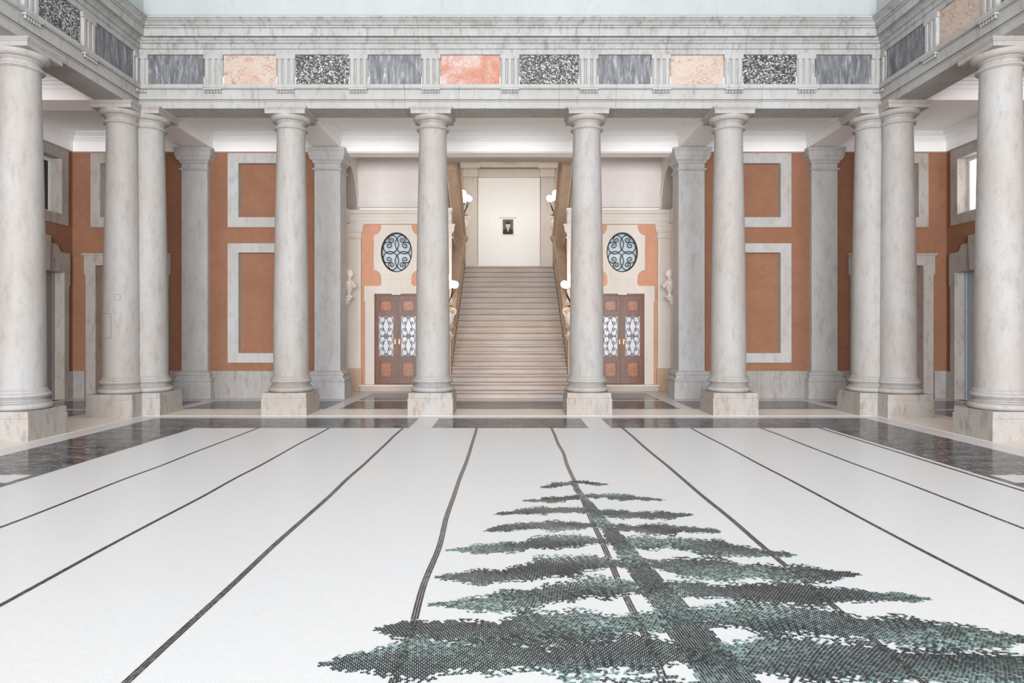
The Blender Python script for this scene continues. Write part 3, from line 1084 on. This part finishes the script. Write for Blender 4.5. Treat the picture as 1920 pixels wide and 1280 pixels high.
# ---------------------------------------------------------------- recess with the two wooden doors
FD = lambda u, n, v: (u, DOOR_Y + n, v)
AX = 4.11                       # plane of the side arches
DC = 3.06                       # centre of the doors
for s, nm in ((-1, 'left'), (1, 'right')):
    c = s * DC
    x0, x1 = (-4.45, -1.56) if s < 0 else (1.56, 4.45)
    DH = rect(c - .60, c + .60, 0.181, 2.634)
    OV = oval(c, 3.757, .425, .54)
    w = MB().plate(rect(x0, x1, 0, 4.52), [DH, OV], 0, .30, FD).build('wall_door_' + nm, 'peach_plaster')
    tag(w, 'peach wall round the %s wooden door and oval window' % nm, 'wall', kind='structure')
    # scalloped stone surround
    hh = [(.60, .181), (.60, 0.03), (.847, 0.03), (.847, 2.42), (.875, 2.42), (.875, 2.845), (.46, 2.845), (.42, 2.88), (.405, 2.93), (.41, 3.03)]
    for i in range(9):
        a = PI * 0.5 * i / 8
        hh.append((.615 - .205 * math.cos(a), 3.06 + .215 * math.sin(a)))
    hh += [(.615, 4.22)]
    for i in range(1, 9):
        a = PI * 0.5 * i / 8
        hh.append((.615 - .20 * math.sin(a), 4.22 + .235 * (1 - math.cos(a))))
    hh += [(.415, 4.50)]
    pts = [(c + u, v) for u, v in hh] + [(c - u, v) for u, v in reversed(hh)]
    pts += [(c - .60, 2.634), (c + .60, 2.634)]
    MB().plate(pts, [OV], -.035, .0, FD).build('stone_surround', 'pale_stone', w)
    MB().plate([(c - .12, 2.60), (c + .12, 2.60), (c + .17, 3.02), (c - .17, 3.02)], [], -.05, -.03, FD).build('keystone', 'pale_stone', w)
    MB().box(c - .40, c + .40, DOOR_Y - .05, DOOR_Y - .03, 3.03, 3.06).build('sill_moulding', 'pale_stone', w)
    MB().box(c - .95, c + .95, DOOR_Y - .18, DOOR_Y, 0.0, .14).build('door_step', 'stair_stone', w)
    MB().box(c - .98, c + .98, DOOR_Y - .21, DOOR_Y, 0.14, .18).build('door_step', 'pale_stone', w)
    # slim flat pilasters beside and at the stair opening
    for (a, b) in ((s * 4.45, s * 4.02), (s * 2.02, s * 1.56)):
        a, b = min(a, b), max(a, b)
        MB().plate(rect(a, b, .62, 4.52), [rect(a + .08, b - .08, .74, 4.34)], -.05, 0, FD).build('flat_pilaster', 'pale_stone', w)
        MB().box(a, b, DOOR_Y - .02, DOOR_Y, .74, 4.34).build('pilaster_field', 'pale_stone', w)
        MB().box(a - .03, b + .03, DOOR_Y - .09, DOOR_Y, 0, .62).build('pilaster_foot', 'brown_stone', w)
        MB().rect_lathe([(.0, 4.12), (.03, 4.14), (.03, 4.17), (.0, 4.18), (.0, 4.26), (.04, 4.30), (.07, 4.36), (.07, 4.44), (.09, 4.46), (.09, 4.51)], b - a + .006, .056, (a + b) / 2, DOOR_Y).build('pilaster_capital', 'pale_stone', w)
    # entablature over the doors
    ent = [(.06, 4.52), (.06, 4.60), (.075, 4.605), (.075, 4.70), (.09, 4.71), (.09, 4.735), (.10, 4.76), (.13, 4.79), (.16, 4.80), (.16, 4.85), (.18, 4.86), (.18, 4.886), (-.28, 4.886), (-.28, 4.52)]
    MB().loft([(x0, DOOR_Y - p, z) for p, z in ent], [(x1, DOOR_Y - p, z) for p, z in ent]).build('door_entablature', 'pale_stone', w)
    MB().box(x0, x1, DOOR_Y + .05, DOOR_Y + .3, 4.886, 4.97).build('shadow_recess', 'white_plaster', w)
    xa, xb = (-4.45, -2.1) if s < 0 else (2.1, 4.45)
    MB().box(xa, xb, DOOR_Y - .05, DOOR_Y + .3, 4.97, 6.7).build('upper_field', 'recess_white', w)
    # recess side wall with arch: plate in (y, z)
    fs = lambda u, n, v, s=s: (s * (AX + n), u, v)
    arc = [(WALL_Y + .4, 0.001), (DOOR_Y - .001, 0.001)]
    r = 0.92
    ccy = (WALL_Y + DOOR_Y) / 2
    outer = [(WALL_Y + .01, 4.886), (WALL_Y + .01, 6.7), (DOOR_Y, 6.7), (DOOR_Y, 4.886)]
    ar = [(ccy + r * math.cos(PI * i / 24), 4.90 + r * 1.04 * math.sin(PI * i / 24)) for i in range(25)]
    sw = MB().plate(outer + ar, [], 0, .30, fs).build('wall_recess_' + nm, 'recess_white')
    tag(sw, 'arched side wall of the door recess on the %s' % nm, 'wall', kind='structure')
    band = [(ccy + (r + .10) * math.cos(PI * i / 24), 4.90 + (r + .10) * 1.04 * math.sin(PI * i / 24)) for i in range(25)]
    MB().plate(band + list(reversed(ar)), [], -.03, .285, fs).build('archivolt', 'pale_stone', sw)
    x0_, x1_ = s * 4.40, s * 4.55
    MB().box(min(x0_, x1_), max(x0_, x1_), WALL_Y + .05, DOOR_Y, 0, 6.7).build('niche_back', 'peach_plaster', sw)
    x1_ = s * 4.32
    MB().box(min(x0_, x1_), max(x0_, x1_), WALL_Y + .45, DOOR_Y, 4.52, 4.886).build('impost', 'pale_stone', sw)
    xq0, xq1 = s * 4.36, s * 4.40
    MB().box(min(xq0, xq1), max(xq0, xq1), WALL_Y + .45, DOOR_Y, 0, 4.52).build('side_panel', 'pale_stone', sw)
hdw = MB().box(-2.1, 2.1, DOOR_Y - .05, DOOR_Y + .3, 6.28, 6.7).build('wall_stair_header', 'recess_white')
tag(hdw, 'white wall strip above the stair opening', 'wall', kind='structure')


# ---- wooden double doors
def scroll_quarter():
    pts = [(.30, .84), (.24, .79), (.17, .83), (.18, .92), (.32, .97), (.52, .985), (.76, .90), (.90, .68), (.88, .42), (.70, .23), (.48, .20), (.36, .32), (.42, .46), (.56, .46), (.60, .36), (.52, .31)]
    return catmull(pts, 5)


def wooden_door(name, c, label):
    root = struct(name, label, 'door')
    zb, zt, hw = 0.185, 2.634, 0.60
    y = DOOR_Y + .09
    WM = 'walnut_wood'
    MB().box(c - hw, c + hw, y - .03, y + .1, zt - .045, zt - .001).build('door_head', WM, root)
    for s in (-1, 1):
        a, b = sorted((c + s * .012, c + s * (hw - .004)))
        lf = MB()
        st = .095
        zz = [zb, .32, .83, .96, 2.00, 2.07, 2.09, zt - .05]
        lf.box(a, a + st, y, y + .05, zb, zt - .05)
        lf.box(b - st, b, y, y + .05, zb, zt - .05)
        lf.box(a + st, b - st, y, y + .05, zb, .32)
        lf.box(a + st, b - st, y, y + .05, .83, .95)
        lf.box(a + st, b - st, y, y + .05, 2.02, 2.12)
        lf.box(a + st, b - st, y, y + .05, zt - .13, zt - .05)
        leaf = lf.build('leaf', WM, root)
        m = (a + b) / 2
        w2 = (b - a) / 2 - st
        for z0, z1 in ((.32, .83), (2.12, zt - .13)):
            MB().box(m - w2, m + w2, y + .025, y + .045, z0, z1).build('panel', WM, leaf)
            bead = MB()
            o_, i_ = rect(m - w2, m + w2, z0, z1), rect(m - w2 + .03, m + w2 - .03, z0 + .03, z1 - .03)
            bead.plate(o_, [i_], .012, .03, lambda u, n, v, y=y: (u, y + n - .018, v)).build('bead', WM, leaf)
            zc, hz, hx = (z0 + z1) / 2, (z1 - z0) / 2 - .075, w2 - .06
            P = []
            for i in range(48):
                t = 2 * PI * i / 48
                q = 1 / max(abs(math.cos(t)), abs(math.sin(t)))
                q = min(q, 1.14) * (1 + .10 * math.cos(8 * t))
                P.append((m + hx * 1.0 * q * math.cos(t), zc + hz * 1.0 * q * math.sin(t)))
            MB().plate(P, [], 0, .026, lambda u, n, v, y=y: (u, y + n, v)).build('carved_field', 'carved_panel_wood', leaf)
            P2 = [(m + (u - m) * .72, zc + (v - zc) * .72) for u, v in P]
            MB().plate(P2, [], -.012, .0, lambda u, n, v, y=y: (u, y + n, v)).build('carved_boss', 'carved_panel_wood', leaf)
        z0, z1 = .95, 2.02
        MB().box(m - w2, m + w2, y + .03, y + .038, z0, z1).build('glass_pane', 'door_glass', leaf)
        gm = MB()
        mh = (z1 - z0) / 4
        q = scroll_quarter()
        for row in range(4):
            flip = row % 2
            zo = z0 + row * mh
            for sx in (-1, 1):
                pts = []
                for u, v in q:
                    vv = v if not flip else 1 - v
                    if row in (0, 2):
                        vv = 1 - v
                    else:
                        vv = v
                    pts.append((m + sx * u * w2 * .98, y + .01, zo + vv * mh))
                gm.tube(pts, .0072, 5)
                za, zc_ = (zo + mh * .03, zo + mh) if row in (0, 2) else (zo + mh * .97, zo)
                gm.tube([(m, y + .01, za), (m + sx * w2 * .46, y + .01, zc_)], .0062, 5)
        gm.tube([(m - w2, y + .01, z0 + 2 * mh), (m + w2, y + .01, z0 + 2 * mh)], .005, 5)
        gm.build('iron_grille', 'wrought_iron', leaf, 50)
        hx_ = c + s * .055
        h = MB().box(hx_ - .011, hx_ + .011, y - .006, y + .002, 1.27, 1.40)
        h.tube([(hx_, y - .006, 1.37), (hx_, y - .05, 1.37), (hx_ + s * .03, y - .055, 1.365), (hx_ + s * .085, y - .05, 1.35)], .009, 8)
        h.build('handle', 'brass', leaf, 40)
    MB().box(c - .035, c + .035, y - .028, y, zb + .01, zt - .05).build('astragal', WM, root)


wooden_door('door_1', -DC, 'carved wooden double door with iron scrolls left of the staircase')
wooden_door('door_2', DC, 'carved wooden double door with iron scrolls right of the staircase')

# ---- oval windows with iron scrolls
SCR = [(-80, 196), (-70, 186), (-60, 196), (-66, 216), (-90, 222), (-108, 205), (-104, 176), (-78, 160)]
SC = [(-80, 192), (-70, 184), (-59, 196), (-66, 216), (-88, 222), (-108, 204), (-106, 176), (-84, 164), (-60, 176), (-50, 200)]
PATH = [(-79, 194), (-70, 190), (-66, 202), (-80, 214), (-98, 204), (-99, 182), (-80, 170), (-60, 182), (-58, 210), (-82, 228), (-112, 222), (-130, 196),
        (-126, 232), (-100, 262), (-60, 266), (-12, 232), (20, 170), (26, 125), (8, 62), (-40, 6), (-100, -18), (-168, 2), (-208, 60), (-208, 120), (-170, 158), (-124, 160), (-90, 132), (-84, 96),
        (-104, 70), (-132, 74), (-146, 98), (-134, 118), (-116, 112), (-116, 98), (-126, 96)]
PATH2 = [(-84, 204), (-76, 190), (-62, 192), (-56, 210), (-66, 226), (-90, 228), (-108, 208), (-106, 180), (-84, 166)]


def spiral(cx, cy, r0, a0, turns, n=22, rev=False):
    out = []
    for i in range(n):
        t = i / (n - 1)
        r = r0 * (0.16 + 0.84 * t)
        a = a0 + turns * 2 * PI * (t - 1) * (-1 if rev else 1)
        out.append((cx + r * math.cos(a), cy + r * math.sin(a)))
    return out


def oval_path():
    # upper spiral winds out, arcs over the centre, round the side and winds into the lower spiral
    a = spiral(-84, 196, 46, PI, 1.25, 22, True)
    mid = [(-126, 225), (-104, 258), (-62, 268), (-16, 236), (18, 176), (26, 122), (8, 62), (-40, 8), (-100, -18), (-168, 2), (-208, 60), (-208, 118), (-176, 156)]
    b = list(reversed(spiral(-128, 108, 50, PI / 2, 1.25, 22, False)))
    return a + catmull(mid, 6) + b


for k, s in ((1, -1), (2, 1)):
    c = s * DC
    wi = struct('window_%d' % k, 'oval window with wrought iron scrolls above the %s wooden door' % ('left' if s < 0 else 'right'), 'window')
    yy = DOOR_Y + .03
    rim = [(c + .412 * math.cos(2 * PI * i / 48), yy, 3.757 + .527 * math.sin(2 * PI * i / 48)) for i in range(49)]
    MB().tube(rim, .02, 6).build('iron_rim', 'wrought_iron', wi, 50)
    MB().plate(oval(c, 3.757, .424, .539), [], .16, .18, FD).build('pane', 'milky_glass', wi)
    sc = .412 / 235.0
    for sx in (-1, 1):
        for sz in (-1, 1):
            pts = [(c + sx * u * sc, yy, 3.757 + sz * v * sc) for u, v in oval_path()]
            MB().tube(pts, .0115, 6).build('iron_scroll', 'wrought_iron', wi, 50)

# ---------------------------------------------------------------- staircase
st = empty('staircase', (0, 15.87, 0))
tag(st, 'broad worn stone staircase rising to the white gallery landing', 'staircase')
NS, RI, TR, HW = 21, .18, .30, 1.47
for k in range(NS):
    z1 = (k + 1) * RI
    y0 = k * TR
    d = TR + .10 if k < NS - 1 else TR
    prof = [(y0 + .055, k * RI - (.0 if k == 0 else .02)), (y0 + .055, z1 - .08), (y0 + .10, z1 - .076), (y0 + .10, z1 - .056), (y0 + .04, z1 - .055), (y0 + .012, z1 - .052), (y0 + .002, z1 - .038), (y0, z1 - .02), (y0 + .008, z1 - .004), (y0 + .02, z1), (y0 + d, z1), (y0 + d, k * RI - (.0 if k == 0 else .02))]
    MB().loft([(-HW, y, z) for y, z in prof], [(HW, y, z) for y, z in prof]).build('step', 'stair_stone', st)
LAND = NS * RI
YT = 15.87 + (NS - 1) * TR + TR
HB = 24.5
ld = MB().box(-3.3, 3.3, YT + .001, HB, LAND - .3, LAND).build('floor_landing', 'stair_stone')
tag(ld, 'stone landing at the top of the staircase', 'floor', kind='structure')

SL = RI / TR


def balustrade(s, upper):
    """raking balustrade beside the flight; upper ones climb back towards the courtyard"""
    b = empty('stair_balustrade', (s * 1.60, 21.7, LAND if upper else 0))
    where = 'left' if s < 0 else 'right'
    tag(b, ('raking stone balustrade of the upper return flight on the %s' if upper else 'raking stone balustrade beside the lower flight on the %s') % where, 'balustrade', 'stone balustrades of the staircase')
    M_ = 'balustrade_stone'
    if upper:
        ya, yb = 18.3, 22.15
        zl = lambda y: (yb - y) * .66            # relative to landing
        off = 0.0
    else:
        ya, yb = 16.95, 22.15
        zl = lambda y: (y - 15.87) * SL + RI
    o = lambda x, y, z: (x, y - 21.7, z)
    def rake(x0, x1, d0, d1, name, ya=ya, yb=yb):
        A = [o(x0, ya, zl(ya) + d0), o(x1, ya, zl(ya) + d0), o(x1, ya, zl(ya) + d1), o(x0, ya, zl(ya) + d1)]
        B = [o(x0, yb, zl(yb) + d0), o(x1, yb, zl(yb) + d0), o(x1, yb, zl(yb) + d1), o(x0, yb, zl(yb) + d1)]
        MB().loft(A, B).build(name, M_, b)
    rake(-.12, .12, -.55 if not upper else -.22, .16, 'stringer')
    rake(-.135, .135, .16, .215, 'base_moulding')
    rake(-.13, .13, .86, .90, 'rail_moulding')
    rake(-.16, .16, .90, 1.0, 'handrail')
    rake(-.10, .10, 1.0, 1.03, 'handrail_crown')
    prof = [(.06, 0), (.06, .05), (.04, .07), (.05, .12), (.075, .20), (.068, .28), (.04, .40), (.032, .48), (.045, .52), (.035, .55), (.055, .60), (.055, .66)]
    me = MB().lathe(prof, n=10).mesh('baluster', M_, 40)
    n = 12 if not upper else 10
    for i in range(n):
        y = ya + .25 + (yb - ya - .4) * i / (n - 1)
        inst(me, 'baluster', b, o(0, y, zl(y) + .21))
    # newel
    if not upper:
        for yn, zb_ in ((22.30, LAND), (16.80, zl(16.8) - RI)):
            base = zb_ if yn > 20 else 0.0
            top = zb_ + (1.0 if yn > 20 else .95)
            q = MB()
            q.box(-.125, .125, yn - .17 - 21.7, yn + .17 - 21.7, base, top - .12)
            q.rect_lathe([(0, top - .14), (.03, top - .12), (.03, top - .10), (.06, top - .07), (.06, top - .04), (.08, top - .02), (.08, top + .03)], .25, .34, 0, yn + .17 - 21.7, .05)
            q.build('newel', M_, b)
    return b


for s in (-1, 1):
    balustrade(s, False)
    balustrade(s, True)
    where = 'left' if s < 0 else 'right'
    # sloping soffit of the return flight
    f = MB()
    A = [(s * 1.76, 18.3, LAND + 2.4), (s * 3.28, 18.3, LAND + 2.4), (s * 3.28, 18.3, LAND + 2.1), (s * 1.76, 18.3, LAND + 2.1)]
    B = [(s * 1.76, 22.1, LAND + .02), (s * 3.28, 22.1, LAND + .02), (s * 3.28, 22.1, LAND - .28), (s * 1.76, 22.1, LAND - .28)]
    o = f.loft(A, B).build('return_flight', 'balustrade_stone')
    tag(o, 'upper return flight climbing back towards the courtyard on the %s' % where, 'staircase')
    x0, x1 = s * 3.3, s * 3.5
    o = MB().box(min(x0, x1), max(x0, x1), DOOR_Y + .3, HB, 0, 9.2).build('wall_stair_' + where, 'white_plaster')
    tag(o, '%s side wall of the staircase hall' % where, 'wall', kind='structure')

# gallery end wall with white panel
gw = MB().box(-3.5, 3.5, HB, HB + .2, 0, 9.2).build('wall_gallery', 'pale_stone')
tag(gw, 'pale stone end wall of the stair landing', 'wall', kind='structure')
for s in (-1, 1):
    a, b = sorted((s * 1.17, s * 1.66))
    MB().box(a, b, HB - .10, HB, LAND + .35, 7.31).build('flat_pilaster', 'pale_stone', gw)
    MB().box(a - .04, b + .04, HB - .14, HB, LAND, LAND + .35).build('pilaster_foot', 'pale_stone', gw)
    MB().box(a - .03, b + .03, HB - .16, HB, 7.31, 7.62).build('pilaster_capital', 'pale_stone', gw)
    MB().box(a - .1, b + .1, HB - .22, HB, 7.62, 7.78).build('cornice_break', 'pale_stone', gw)
MB().box(-1.14, 1.14, HB - .06, HB, 7.31, 7.62).build('panel_header', 'pale_stone', gw)
MB().box(-1.14, 1.14, HB - .16, HB, 7.66, 7.76).build('cornice', 'pale_stone', gw)
MB().box(-1.14, 1.14, HB - .10, HB, 7.76, 9.0).build('attic_panel', 'pale_stone', gw)
MB().tube([(1.0 * .56 * math.cos(t), HB - .12, 8.12 + .28 * math.sin(t)) for t in [2 * PI * i / 40 for i in range(41)]], .022, 6).build('oval_moulding', 'pale_stone', gw, 50)
gp = MB().box(-1.14, 1.14, HB - .09, HB - .001, LAND, 7.29).build('white_panel', 'gallery_white', gw)
cs = MB().box(-3.5, 3.5, DOOR_Y + .3, HB + .2, 9.2, 9.3).build('wall_stair_ceiling', 'white_plaster')
tag(cs, 'ceiling of the staircase hall', 'ceiling', kind='structure')

# portrait: plain generic stand-in
pc = empty('framed_portrait', (-.04, HB - .09, 0))
tag(pc, 'small dark portrait picture on the white wall at the stair top', 'picture')
pz, phh, phw = 5.47, .275, .19
MB().box(-phw - .055, phw + .055, -.022, 0, pz - phh - .055, pz + phh + .055).build('mount', 'picture_mount', pc)
MB().box(-phw, phw, -.035, -.022, pz - phh, pz + phh).build('picture', 'picture_ground', pc)
P = [(-phw, pz - phh), (phw, pz - phh), (phw, pz - .13), (.09, pz - .07), (-.09, pz - .07), (-phw, pz - .13)]
MB().plate(P, [], -.037, -.035, lambda u, n, v: (u, n, v)).build('figure', 'picture_dark', pc)
MB().plate(oval(0, pz + .06, .085, .13, 24), [], -.039, -.0351, lambda u, n, v: (u, n, v)).build('face', 'picture_pale', pc)
MB().plate([(-.05, pz - .07), (.05, pz - .07), (0, pz - .2)], [], -.0395, -.037, lambda u, n, v: (u, n, v)).build('collar', 'picture_pale', pc)
hair = [(.09 * math.cos(PI * i / 12), pz + .10 + .11 * math.sin(PI * i / 12)) for i in range(13)]
MB().plate(hair, [], -.041, -.039, lambda u, n, v: (u, n, v)).build('hair', 'picture_dark', pc)
rl = MB().box(-.37, .29, HB - .10, HB - .089, 5.80, 5.822).build('slot_shadow_strip', 'slot_shadow_grey')  # slot shadow above the portrait, modelled as a thin grey strip
tag(rl, 'short thin grey strip for the shadow of a slot above the portrait picture', 'shadow strip')

# ---------------------------------------------------------------- lamps on the newels
def lamp(x, y, z, scale, label, power):
    r = empty('newel_lamp', (x, y, z))
    tag(r, label, 'lamp', 'globe lamps on the stair newels')
    k = scale
    vase = [(.13, 0), (.13, .05), (.09, .07), (.06, .11), (.055, .15), (.10, .19), (.155, .27), (.17, .36), (.15, .45), (.10, .50), (.075, .53), (.095, .56), (.09, .59)]
    MB().lathe([(a * k, b * k) for a, b in vase], n=24).build('vase', 'statue_marble', r, 40)
    for s in (-1, 1):
        h = [(s * .15 * k, 0, .42 * k), (s * .21 * k, 0, .50 * k), (s * .20 * k, 0, .58 * k), (s * .12 * k, 0, .57 * k)]
        MB().tube(catmull(h, 4), .018 * k, 6).build('vase_handle', 'statue_marble', r, 40)
    n = 6
    for i in range(n):
        a = 2 * PI * i / n + .3
        rad = .20 * k
        p = catmull([(0, 0, .55 * k), (.05 * k * math.cos(a), .05 * k * math.sin(a), .72 * k), (.12 * k * math.cos(a + .3), .12 * k * math.sin(a + .3), .86 * k), (rad * math.cos(a), rad * math.sin(a), 1.06 * k)], 5)
        MB().tube(p, .017 * k, 6, .6).build('branch', 'bronze', r, 40)
        lf = catmull([(0, 0, .56 * k), (.09 * k * math.cos(a + .5), .09 * k * math.sin(a + .5), .66 * k), (.17 * k * math.cos(a + .5), .17 * k * math.sin(a + .5), .64 * k)], 4)
        MB().tube(lf, .016 * k, 5, .3).build('leaf', 'bronze', r, 40)
        MB().ball((rad * math.cos(a), rad * math.sin(a), 1.15 * k), .085 * k, 14, 9).build('globe', 'lamp_glass', r, 60)
    MB().tube([(0, 0, .55 * k), (0, 0, 1.2 * k)], .018 * k, 6).build('stem', 'bronze', r)
    MB().ball((0, 0, 1.30 * k), .10 * k, 14, 9).build('globe', 'lamp_glass', r, 60)
    d = bpy.data.lights.new('newel_lamp_light', 'POINT')
    d.energy = power
    d.color = (1.0, .91, .80)
    d.shadow_soft_size = .15
    lo = bpy.data.objects.new('newel_lamp_light', d)
    lo.location = (0, 0, 1.5 * k)
    lo.parent = r
    COL.objects.link(lo)


lamp(-1.56, 22.30, LAND + 1.03, 1.12, 'glowing globe lamp on a vase at the left top newel of the stairs', 7)
lamp(1.56, 22.30, LAND + 1.03, 1.12, 'glowing globe lamp on a vase at the right top newel of the stairs', 7)
zn = (16.8 - 15.87) * SL + .95
lamp(-1.60, 16.80, zn + .03, 1.1, 'glowing globe lamp on the left lower newel beside the column', 9)
lamp(1.60, 16.80, zn + .03, 1.1, 'glowing globe lamp on the right lower newel beside the column', 9)

# ---------------------------------------------------------------- marble busts on wall brackets
for s in (-1, 1):
    where = 'left' if s < 0 else 'right'
    br = empty('wall_bracket', (s * 4.36, 17.30, 2.15))
    tag(br, 'small carved stone bracket under the bust on the %s recess wall' % where, 'bracket', 'brackets under the marble busts')
    P = [(0, 0), (.05, .02), (.07, .10), (.14, .16), (.18, .26), (.24, .30), (.24, .34), (0, .34)]
    MB().loft([(-s * u, -.13, v) for u, v in P], [(-s * u, .13, v) for u, v in P]).build('console', 'statue_marble', br)
    MB().box(min(0, -s * .28), max(0, -s * .28), -.17, .17, .34, .39).build('shelf', 'statue_marble', br)
    bu = empty('marble_bust', (s * 4.20, 17.30, 2.54))
    tag(bu, 'white marble bust on the bracket at the %s edge of the recess' % where, 'bust', 'marble busts in the recess')
    body = MB().lathe([(.07, 0), (.07, .03), (.05, .06), (.09, .12), (.15, .20), (.20, .28), (.21, .34), (.17, .39), (.08, .42), (.06, .46), (.06, .50)], n=24, sx=.75, sy=1.0)
    body.build('torso', 'statue_marble', bu, 50)
    MB().ball((-s * .02, -.02, .585), .10, 18, 12, (.9, 1.0, 1.22)).build('head', 'statue_marble', bu, 60)
    MB().ball((s * .01, .015, .625), .105, 14, 10, (.95, 1.0, .95)).build('hair', 'statue_marble', bu, 60)
    MB().ball((-s * .105, -.06, .57), .02, 8, 6, (1, 1, 1.6)).build('nose', 'statue_marble', bu, 60)
    MB().tube(catmull([(-s * .13, -.19, .34), (-s * .16, -.05, .22), (-s * .15, .08, .30), (-s * .05, .2, .36)], 6), .03, 7).build('drapery', 'statue_marble', bu, 60)
